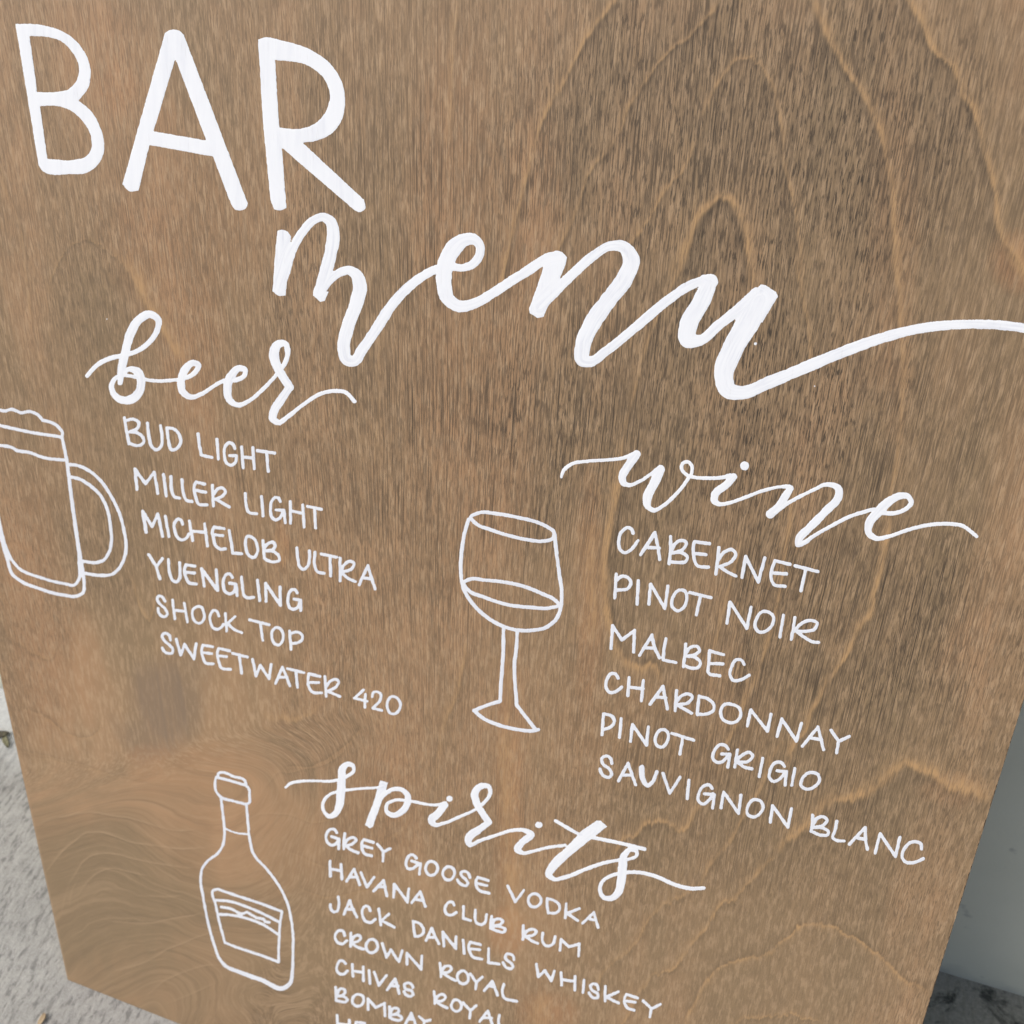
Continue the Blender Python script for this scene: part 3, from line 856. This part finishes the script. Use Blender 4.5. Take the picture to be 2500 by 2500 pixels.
painted('script_word', [('T8', 28, """62,262:22 75,222:26 130,172:27 250,148:24 400,138:24 510,125:26 600,92:34!;
612,97:62! 552,180:62 508,270:58 518,308:44 555,322:30 640,292:26 730,232:26 775,200:34!;
788,207:66! 740,310:70 690,420:66 692,475:48 735,507:32 800,478:28 890,400:27 980,290:26 1016,230:26 1018,185:26 985,152:26 948,165:26 945,212:26 985,250:26 1040,266:26 1130,272:26 1230,268:27 1300,255:36!;
1322,262:52! 1270,318:56 1185,395:58 1182,440:46 1220,462:32 1280,455:27 1400,415:26 1550,360:26 1680,334:26 1730,335:36!;
1738,347:48! 1690,420:58 1645,485:58 1590,535:62;
1610,525:50 1690,473:32 1800,410:26 1932,346:25; 1402,182:66"""),
    ('T9', 26, """432,136:26 480,112:28 540,112:38 590,140:56 590,190:58 490,310:60 372,430:60 300,510:56 295,545:48 335,535:36 400,490:28 530,415:27 680,340:26 780,308:26 860,290:26 940,318:34!;
905,318:30 1000,318:32 1085,285:32 1122,240:36 1100,198:42 1040,192:50 970,225:62 880,310:70 812,400:62 812,465:52 862,502:38 950,490:29 1100,440:27 1250,405:27 1400,397:28 1500,413:29 1560,455:28 1602,490:24""")], BOARD)

painted('script_word', [('TG', 26, """62,290:22 100,258:26 180,240:24 330,236:22 440,238:24 510,225:26 590,192:28 635,150:30 628,108:34 585,95:42 548,120:56 535,220:68 525,350:70 512,450:66 470,520:50 425,532:36 380,480:28 377,420:28 420,360:26 500,325:24 600,310:22 720,298:22 840,290:24 880,280:30!;
+858,232! 925,250! 895,345! 845,480! 795,625! 770,634! 732,605! 740,580! 800,420!;
830,420:40 900,345:34 970,305:34 1040,310:38 1088,360:52 1085,430:54 1030,500:52 970,525:44 910,490:34 915,435:30 970,400:26 1060,398:24 1150,412:24 1260,434:24 1350,436:26 1400,425:36!;
1400,440:62! 1345,510:66 1290,570:62 1310,600:44 1400,590:28 1520,540:26 1660,475:24 1740,410:28 1785,330:34 1772,285:40 1712,278:50 1655,335:64 1668,420:62 1720,510:56 1770,580:56!;
1775,585:50! 1690,645:62 1600,725:64 1608,770:44 1700,738:30 1932,660:28; 1440,385:52"""),
    ('TH', 28, """290,262:28 360,250:29 430,258:36 470,285:54 400,350:56 366,405:52 400,430:32 480,420:25 600,390:24 740,372:24;
+860,265! 985,178! 1020,178! 1068,225! 950,320! 880,370! 760,380!;
960,265:74 880,325:78 760,425:76 640,545:68 610,600:54 650,636:36 740,622:32 900,560:30 1050,510:28 1160,488:26 1250,478:26 1300,455:28 1303,425:30 1252,406:38 1205,450:54 1192,540:68 1180,650:70 1160,735:64 1110,785:48 1050,785:36 1014,730:30 1030,660:28 1100,612:28 1200,587:28 1320,585:29 1450,615:30 1600,680:30 1730,712:30 1830,708:27;
665,180:28 760,235:28 850,285:26 980,315:28 1150,350:28 1365,402:28; 528,212:46 542,212:46""")], BOARD)

# lists: one part per line, one sub-part per word when a line has several
LINES = [
    [[('T1', 36, """100,92! 118,205! 145,345!; 112,118 190,106 240,140 232,185 150,230! 215,235 272,272 288,322 258,358 215,362 145,338;
325,145 340,280 365,370 415,405 455,375 467,290 453,170; 515,190! 530,320! 545,392!; 515,190! 580,200 635,260 650,320 620,382 565,405 545,392!""")],
     [('T1', 36, """817,250! 832,360! 850,455! 955,480!; 1002,302 1017,493; 1178,390 1160,350 1120,335 1080,380 1075,460 1095,530 1135,555 1180,530 1195,462! 1128,460!;
1243,375 1258,580; 1353,382 1367,590; 1255,475 1360,485; 1397,412 1565,436; 1488,430 1502,615""")]],
    [[('T1', 36, """222,790! 203,592! 306,735! 390,622! 427,828!; 480,645 508,852; 552,665! 567,820 587,862 640,876; 660,695! 682,850 706,896 760,908;
885,738! 800,718! 785,745 797,870 822,932 905,942; 800,800 895,818; 958,752 968,950; 975,835 1010,785 1055,775 1085,810 1060,850 988,885! 1060,925 1125,962""")],
     [('T2', 36, """1120,-50! 1128,70 1152,132 1230,148; 1277,-20 1293,170; 1460,30 1440,-8 1410,-12 1375,30 1365,100 1377,180 1415,208 1455,188 1488,125;
1420,110 1495,115! 1508,235; 1558,30 1560,240; 1680,62 1692,278; 1570,122 1685,145; 1725,75 1862,105; 1795,95 1805,285""")]],
    [[('T2', 36, """147,322! 117,122! 210,272! 265,147! 312,368!; 122,140:42 152,325:42; 337,172 375,370; 508,250 495,215 465,198 432,230 430,310 455,375 500,402 545,385 568,345;
573,220 605,408; 722,245 750,460; 590,315 735,330; 910,292! 815,278! 803,300 812,400 835,465 875,492 925,490; 815,352 900,362; 962,310! 985,450! 997,530! 1085,538!;
@1140,368 1120,420 1130,500 1160,560 1200,575 1235,530 1235,460 1210,400 1170,370; 1292,410! 1298,500! 1305,580!; 1305,482 1340,440 1390,425 1412,460 1390,495 1320,508! 1390,515 1445,560 1450,600 1400,618 1340,605 1302,580""")],
     [('T3', 36, """662,242 672,350 695,430 725,450 765,420 785,340 785,270; 838,285! 838,420 862,472 930,488; 900,300 1050,332; 985,320 992,515;
1083,340 1085,560; 1095,455 1130,400 1180,370 1220,390 1210,430 1100,480! 1150,530 1235,570; 1270,600! 1355,415! 1390,530! 1425,640!; 1310,532 1395,545""")]],
    [[('T4', 36, """95,105 165,210!; 228,145! 172,222! 188,290! 205,340!; 287,155 305,300 335,360 365,372 395,345 402,270 398,185; 548,218! 460,205! 450,230 460,330 490,380 560,392;
460,278 545,285; 638,412! 612,242! 768,455! 757,255!; 912,330 895,300 860,295 830,340 825,410 845,470 885,488 930,465 945,395; 885,383 948,395! 960,505;
1002,325! 1015,440 1032,512 1065,528 1118,523; 1157,355 1180,553; 1242,560! 1237,387! 1383,600! 1378,422!; 1545,480 1525,450 1490,450 1460,500 1455,570 1475,625 1505,640 1555,615 1578,550;
1515,540 1580,550! 1580,652""")]],
    [[('T4', 33, """255,560 225,515 190,510 180,545 210,590 260,640 276,690 255,712 215,700 190,660 188,630; 328,548 352,732; 442,580 475,762; 345,648 455,658;
@570,612 530,640 525,710 555,765 600,773 635,735 630,660 605,615; 782,705 765,665 735,648 700,690 700,770 730,825 770,833 805,815 825,785; 845,680 857,850; 940,710 865,775! 930,835 1005,868""")],
     [('T4', 33, '1080,742 1272,790; 1185,775 1210,943'), ('T5', 33, """@1262,18 1222,50 1220,120 1247,175 1285,188 1320,150 1328,80 1300,28; 1390,52 1405,230; 1400,75 1470,62 1515,95 1515,130 1470,165 1410,172""")]],
    [[('T5', 33, """230,140 215,90 175,72 148,90 165,140 220,190 252,230 245,265 205,268 165,245 148,215; 285,130! 330,285! 365,180! 457,322! 478,175!;
640,205! 545,188! 535,215 545,310 570,360 650,372; 545,262 630,270; 805,245! 700,220! 690,245 700,350 725,410 815,425; 705,294 775,302; 835,268 980,305; 900,285 922,463;
1028,325! 1065,490! 1105,385! 1192,520! 1210,378!; 1255,562! 1320,402! 1395,588!; 1290,502 1365,502; 1370,418 1530,458; 1450,440 1470,602;
1690,495! 1580,468! 1573,500 1580,600 1610,645 1705,655; 1585,552 1675,555; 1735,495 1748,688; 1745,600 1790,540 1840,520 1870,545 1850,590 1765,638! 1880,690""")],
     [('T6', 48, """1130,820! 995,938! 1180,985!; 1155,880 1145,1073; 1255,920 1270,860 1320,845 1380,880 1375,960 1265,1085! 1400,1120;
@1543,915 1480,990 1480,1090 1520,1160 1580,1170 1660,1090 1667,1020 1620,940""")]],
    [[('TA', 33, """258,118 240,80 215,72 165,105 138,190 150,255 190,282 240,255 300,180; 322,295! 440,112! 465,240! 480,338!; 385,238 475,242; 430,130:40 340,270:36;
570,148! 570,260! 558,373!; 578,265 610,205 665,178 700,195 680,245 585,285! 660,280 710,320 695,355 640,362 562,357; 895,205! 770,190! 762,220 767,330 790,385 885,402; 770,288 865,297;
972,238 960,350 948,458; 965,345 1020,275 1080,255 1112,290 1085,345 980,398! 1050,445 1115,475; 1165,488! 1195,312! 1300,525! 1355,325!;
1565,378! 1440,348! 1420,400 1407,490 1427,542 1525,562; 1425,450 1535,458; 1605,390 1795,438; 1695,420 1655,598""")]],
    [[('TA', 32, """118,460 105,658; 125,510 160,478 205,482 240,525 220,575 125,592; 302,515 292,708; 388,708! 405,542! 523,745! 548,560!;
@642,593 590,650 585,730 630,765 680,735 705,660 690,600; 730,612 905,655; 820,640 785,798""")],
     [('TA', 32, """1040,868! 1065,692! 1205,910! 1240,735!; @1340,770 1285,830 1275,900 1310,942 1370,930 1420,870 1425,810 1390,778; 1510,802 1480,983;
1605,820 1590,920 1575,1003; 1595,940 1660,870 1740,845 1790,865 1770,915 1700,935 1615,935! 1700,995 1760,1025 1800,1028""")]],
    [[('TB', 32, """75,292! 88,102! 165,222! 270,142! 262,323!; 312,350! 415,180! 440,290 478,370; 355,287 440,290; 532,212! 515,300! 508,388! 615,410!;
695,255! 690,350! 677,443!; 700,330 735,285 795,278 812,310 780,340 695,358! 770,365 818,410 800,450 750,458 682,432; 1010,345! 895,312! 888,400! 882,490! 900,510! 980,520!; 890,417 1005,422;
1182,425 1160,390 1120,385 1080,440 1067,520 1095,560 1140,558 1225,515""")]],
    [[('TC', 28, """208,115 190,85 160,80 125,125 120,185 150,220 195,210 232,180; 288,110 278,240; 392,132 378,280; 285,180 390,192; 440,305! 535,175! 567,340!; 490,252 555,258;
635,205 625,353; 632,290 670,245 720,230 750,248 725,290 640,310! 745,370; 800,245! 785,372!; 800,248 860,265 908,310 905,350 870,372 787,380;
@990,305 958,350 970,410 1020,440 1075,430 1105,380 1095,335 1045,308; 1152,463! 1178,347! 1300,502! 1325,380!; 1370,540! 1405,414! 1512,575! 1548,445!;
1555,612! 1670,472! 1710,638!; 1620,552 1695,565; 1765,495! 1820,575!; 1900,540! 1820,578! 1805,660!""")]],
    [[('TD', 28, """100,75 90,228; 105,75 165,95 180,130 160,165 98,192; 230,110 218,248; 298,275! 312,152! 415,305! 428,172!; @520,193 480,250 490,305 525,320 565,280 575,225 550,193;
600,218 762,268; 680,248 660,368""")],
     [('TD', 28, """1015,335 990,305 955,300 910,350 902,405 930,430 970,425 1015,375; 965,368 1025,372! 1010,466; 1080,340 1060,463; 1070,420 1120,375 1170,358 1192,380 1165,420 1080,428! 1130,465 1185,478;
1265,400 1240,533; 1425,460 1400,432 1360,432 1320,490 1315,545 1345,570 1390,550 1435,500; 1370,492 1440,498! 1430,596; 1500,475 1478,598;
@1605,506 1555,550 1545,600 1580,625 1640,612 1680,560 1670,520""")]],
    [[('TD', 28, """162,438 155,405 120,382 88,400 95,440 145,480 160,515 140,540 105,530 80,500 75,480; 210,565! 280,437! 335,593!; 240,524 300,524;
380,468:48 385,540:48 425,600:38 462,570:34 490,500:30; 535,510:28! 585,656:28! 660,540:28!; 725,560 712,696;
895,620 875,595 840,600 800,650 795,710 825,735 870,710 900,660; 840,660 912,668! 898,763; 960,763! 980,647! 1090,805! 1105,670!;
@1200,703 1155,755 1155,810 1190,830 1240,810 1268,750 1250,715; 1320,868! 1338,747! 1450,905! 1475,770!""")],
     [('TE', 36, """710,358! 705,450! 695,508!; 720,435 760,380 820,375 845,405 810,450 720,472! 800,475 858,520 850,540 790,545 695,507; 935,415! 920,500 900,572 930,592 1005,600;
1055,630! 1205,472! 1210,600 1225,678; 1130,572 1210,585; 1298,713! 1345,532! 1490,748! 1530,567!; 1735,675 1730,630 1690,608 1630,615 1570,680 1555,760 1590,800 1650,805 1755,765""")]],
    [[('TI', 46, """285,185 255,145 205,140 155,190 145,270 170,325 220,350 275,330 310,265; 215,235 315,270! 308,398; 388,200 378,300 375,398; 385,330 440,265 510,250 535,280 500,325 400,360! 480,415 565,450;
765,315! 640,275! 620,300 615,390 640,455 740,490; 640,360 745,390; 815,335! 890,430!; 980,395! 892,440! 888,558!""")],
     [('TI', 46, """1325,520 1290,480 1245,478 1200,540 1190,610 1215,655 1275,655 1330,615; 1265,555 1380,595! 1365,728;
@1502,563 1450,620 1455,700 1510,745 1565,730 1605,660 1590,600 1540,565; @1732,633 1680,680 1675,750 1720,800 1770,800 1820,740 1815,670 1775,635"""),
      ('TJ', 41, """230,310 215,265 170,235 125,250 130,285 185,335 205,380 185,405 140,395 100,365 80,335; 445,345! 320,305! 305,340 305,410 335,455 455,495; 310,377 430,405""")],
     [('TJ', 41, """675,410! 765,595! 865,460!; @980,500 925,540 920,610 970,655 1030,645 1068,590 1050,530 1010,502; 1140,558! 1140,650! 1155,725!; 1140,558 1220,580 1285,640 1285,690 1245,725 1155,727;
1365,620 1355,785; 1520,675 1370,730! 1500,815; 1555,850! 1690,722! 1740,898!; 1620,792 1715,815""")]],
    [[('TI', 46, """195,560 200,755; 338,600 350,793; 200,660 345,685; 410,820! 510,662! 585,868!; 465,767 555,767; 600,710! 680,898! 770,770!; 765,950! 895,812! 940,1013!; 825,890 920,895"""),
      ('TK', 41, '875,250! 885,97! 1040,308! 1055,155!; 1090,315! 1190,187! 1250,358!; 1130,277 1225,290')],
     [('TK', 41, '1590,345 1575,315 1540,305 1495,345 1480,410 1510,455 1560,460 1615,430'),
      ('TJ', 41, """155,650! 150,790! 235,815!; 295,695 290,790 310,845 360,865 405,840 425,745; 485,765! 475,840! 470,903!; 490,870 520,810 590,800 620,825 590,860 495,880! 580,885 648,930 630,950 570,945 470,905""")],
     [('TJ', 41, """858,875 858,960 855,1038; 865,990 910,935 980,920 1015,945 980,985 885,1005! 960,1055 1030,1085; 1090,965 1085,1060 1120,1110 1165,1115 1215,1080 1235,1005;
1290,1168! 1305,1037! 1395,1125! 1520,1092! 1510,1233!""")]],
    [[('TK', 41, """225,250 230,340 215,410 175,425 140,395 130,340; 290,450! 360,292! 400,400 445,485; 325,392 405,395; 600,410 580,365 545,355 510,400 515,480 555,540 605,550 660,510;
700,390! 715,475! 725,578!; 820,450 735,525! 885,605""")],
     [('TK', 41, """1105,532! 1115,630! 1130,710!; 1105,535 1180,560 1230,630 1220,680 1175,710 1130,712; 1260,760! 1325,617! 1370,720 1410,798; 1295,722 1375,725; 1470,828! 1455,662! 1610,857! 1610,715!; 1695,755 1708,913"""),
      ('TJ', 41, '355,1100! 235,1070! 222,1095 228,1180 260,1240 370,1270; 235,1150 345,1160'),
      ('TL', 33, '205,300! 205,430! 305,445!; 445,405 440,375 405,350 370,355 365,390 420,440 435,470 420,487 375,478 340,430')],
     [('TL', 33, """655,445! 675,565! 735,505! 795,603! 825,510!; 888,525 895,643; 1020,560 1018,690; 890,590 1020,608; 1105,595 1095,713;
1240,685 1230,645 1195,630 1165,650 1180,690 1235,730 1235,760 1205,765 1165,740 1150,715; 1305,655 1302,793; 1430,705 1315,755! 1430,813;
1610,765! 1505,730! 1490,760 1488,810 1510,855 1575,880; 1500,792 1590,805; 1662,790! 1740,865!; 1825,825! 1738,868! 1725,943!""")]],
    [[('TM', 40, """250,220 235,170 200,158 150,190 140,250 170,300 225,318 275,280; 325,190 322,348; 330,290 375,225 420,215 440,245 410,285 335,305! 400,355 470,380;
@555,266 510,310 505,370 550,420 600,415 640,360 630,300 590,265; 695,315! 745,478! 795,387! 890,528! 930,395!; 985,558! 985,427! 1155,617! 1160,460!""")],
     [('TM', 40, """1375,545! 1385,640! 1385,703!; 1390,640 1435,585 1490,580 1510,610 1480,645 1405,660! 1480,710 1555,750; @1622,638 1580,690 1590,750 1640,790 1690,775 1710,720 1690,665 1650,635;
1730,670! 1800,765!; 1870,710! 1803,770! 1795,848!"""),
      ('TL', 33, '165,695! 240,607! 290,738!; 205,652 265,660; 348,635! 335,700 347,757 470,795')]],
    [[('TM', 40, """260,550 235,520 205,515 165,565 160,630 190,670 235,675 285,635; 340,560 350,698; 470,590 472,753; 360,638 465,652; 540,630 550,783; 600,650! 655,808! 740,690!"""),
      ('TN', 34, '625,395! 705,287! 745,428!; 660,352 735,360; 880,370 865,340 830,325 795,345 805,380 870,410 880,440 855,458 815,445 790,410')],
     [('TN', 34, """1085,410! 1095,470! 1095,528!; 1100,490 1130,450 1180,440 1200,465 1170,500 1110,510! 1150,540 1215,570; @1295,490 1260,530 1265,580 1305,605 1345,585 1355,535 1330,500;
1370,520! 1440,595!; 1500,550! 1445,598! 1438,673!; 1535,705! 1615,602! 1660,738!; 1570,667 1650,670; 1728,645! 1722,735 1740,770 1830,790""")]],
    [[('TN', 34, """120,370! 125,430! 125,493!; 135,440 165,385 205,390 215,415 190,445 130,455! 200,460 235,495 225,508 175,510 125,495; @330,438 290,470 290,525 330,555 370,545 398,500 385,455;
440,588! 438,482! 515,568! 600,527! 605,648!; 650,560! 650,620! 650,665!; 655,625 690,575 735,580 740,605 710,630 655,640! 735,640 770,675 755,690 705,690 652,665;
805,730! 865,622! 905,735!; 830,682 890,685; 940,655! 990,700!; 1050,690! 992,705! 985,765!""")]],
    [[('TN', 34, '135,645 142,760; 255,690 258,800; 140,725 255,742; 405,722! 320,712! 315,740 320,800 345,840 420,850; 322,780 390,788')]],
]
LINE_CELL = 1.15
for words in LINES:
    if len(words) == 1:
        painted('menu_line', words[0], BOARD, LINE_CELL, slim=0.83)
    else:
        line = empty('menu_line', BOARD)
        for w in words:
            painted('word', w, line, LINE_CELL, slim=0.83)

# drawings
mug = empty('beer_mug_drawing', BOARD)
painted('glass_outline', [('TU', 31, """545,385:31! 590,620:33 620,850:34 660,1150:36 690,1350:36 718,1500:32 738,1680:30 730,1750:32 690,1775:33 550,1770:31 350,1715 180,1645 110,1585 72,1470 22,1300 -20,1130 -75,850 -120,550 -150,250;
665,1200:24 685,1350:28 695,1500 690,1640 660,1680 560,1670 350,1615 180,1545 112,1470 62,1370 8,1170 -20,1040""")], mug, slim=0.9)
painted('foam_line', [('TU', 30, """-150,250 -158,190 -120,150 -60,145 0,155 45,165 110,150 150,165! 185,180 260,170 330,195 378,245! 450,265 520,310 548,355 546,395;
-140,255 0,290 270,350 535,392; -118,440 0,465 110,485 150,508 250,525 400,575 565,593""")], mug, slim=0.9)
painted('handle', [('TU', 31, """600,632 680,640 780,685 880,770 970,900 1040,1040 1085,1200 1105,1330 1095,1430 1050,1530 980,1590 900,1600 830,1595 745,1580;
620,740 700,760 790,815 880,900 940,1020 970,1180 978,1300 955,1400 910,1465 860,1485 720,1475""")], mug, slim=0.9)
glass = empty('wine_glass_drawing', BOARD)
painted('rim', [('T7', 31, '@225,145 290,112 430,120 600,150 740,185 830,225 880,268 870,310 790,335 680,325 520,290 380,245 270,200')], glass, slim=0.9)
painted('bowl', [('T7', 32, """207,165 170,300 150,450 148,600 165,700 200,770 270,860 370,945 470,1000 570,1030 700,1035 820,1010 900,940 930,860 938,740 915,560 890,350 885,285""")], glass, slim=0.9)
painted('wine_surface', [('T7', 31, '@170,660 225,632 330,640 480,655 640,690 790,750 890,800 918,835 850,858 700,855 500,830 330,775 200,715')], glass, slim=0.9)
painted('stem', [('T7', 31, """482,1005! 480,1200! 470,1350! 458,1500! 455,1592! 360,1620 250,1665! 330,1730 450,1780 600,1815 700,1825 755,1815; 590,1040 582,1170 568,1300 575,1480 585,1620! 660,1720 735,1815""")], glass, slim=0.9)
bottle = empty('liquor_bottle_drawing', BOARD)
painted('cap', [('TF', 24, """243,125 248,98 275,92 370,125 465,162 472,190; 228,130! 330,155 470,197! 492,220 500,275 492,342 470,350! 370,325 258,285 230,250 220,180 228,130""")], bottle, slim=0.9)
painted('glass_outline', [('TF', 24, """268,292 282,420 295,540 295,620 280,690 240,750 160,810 112,880 102,960 125,1120 165,1320 215,1500 252,1600:26 300,1660:30 420,1715:36 600,1780:38 780,1843:40 828,1805:36 848,1700:28 853,1550:24 855,1450 840,1300 812,1170 760,1050 650,890 525,740 502,640 485,480 474,350;
300,548:17 380,580:17 490,595:17""")], bottle, slim=0.9)
painted('label_drawing', [('TF', 24, """240,1040! 400,1095! 600,1160! 762,1222! 745,1340! 738,1480! 735,1632! 600,1580! 400,1515! 300,1475! 260,1330 225,1170 206,1050 240,1040;
225,1130 340,1140 480,1185 620,1245 740,1308; 270,1185 350,1200 440,1240 480,1228! 560,1275! 610,1282! 630,1303 660,1312; 240,1245 350,1250 500,1285 630,1340 730,1408""")], bottle, slim=0.9)


# ------------------------------------------------------------------ scraps of dry leaf on the concrete
def leaf(name, pxl, length, width, yaw, mat, label, seed, group=None):
    g = px_to_ground(*pxl)
    n, m = 9, 5
    V, Fc = [], []
    r = np.random.default_rng(seed)
    for i in range(n):
        t = i / (n - 1)
        w = width * math.sin(math.pi * min(0.97, max(0.05, t))) ** 0.7
        for j in range(m):
            s = j / (m - 1) - 0.5
            V.append(((t - 0.5) * length, s * w + 0.12 * width * math.sin(5 * t + seed),
                      0.0016 + abs(s) * w * 0.35 + 0.10 * length * (t - 0.5) ** 2 + r.normal() * 0.0002))
    for i in range(n - 1):
        for j in range(m - 1):
            a = i * m + j
            Fc.append((a, a + m, a + m + 1, a + 1))
    o = mesh_obj(name, V, Fc, mat)
    so_ = o.modifiers.new('thickness', 'SOLIDIFY')
    so_.thickness = 0.0006
    o.location = (g[0], g[1], 0.0006)
    o.rotation_euler = (0, 0, yaw)
    tag(o, label, 'leaf', group)
    return o


TAN = leaf_material('dry_leaf', (0.52, 0.40, 0.25), (0.36, 0.25, 0.14))
BRN = leaf_material('rotten_leaf', (0.11, 0.095, 0.06), (0.05, 0.043, 0.03))
OLV = leaf_material('olive_leaf', (0.22, 0.21, 0.12), (0.12, 0.11, 0.06))
leaf('dry_leaf', (104, 2492), 0.010, 0.0045, 1.9, TAN, 'tan sliver of dry leaf on the concrete below the sign corner', 1)
leaf('dry_leaf', (4, 1796), 0.016, 0.009, 0.4, BRN, 'dark rotten leaf scrap on the concrete near the wall foot', 2)
leaf('dry_leaf', (16, 1812), 0.020, 0.005, -0.7, OLV, 'narrow olive leaf scrap beside the dark one by the sign edge', 3)
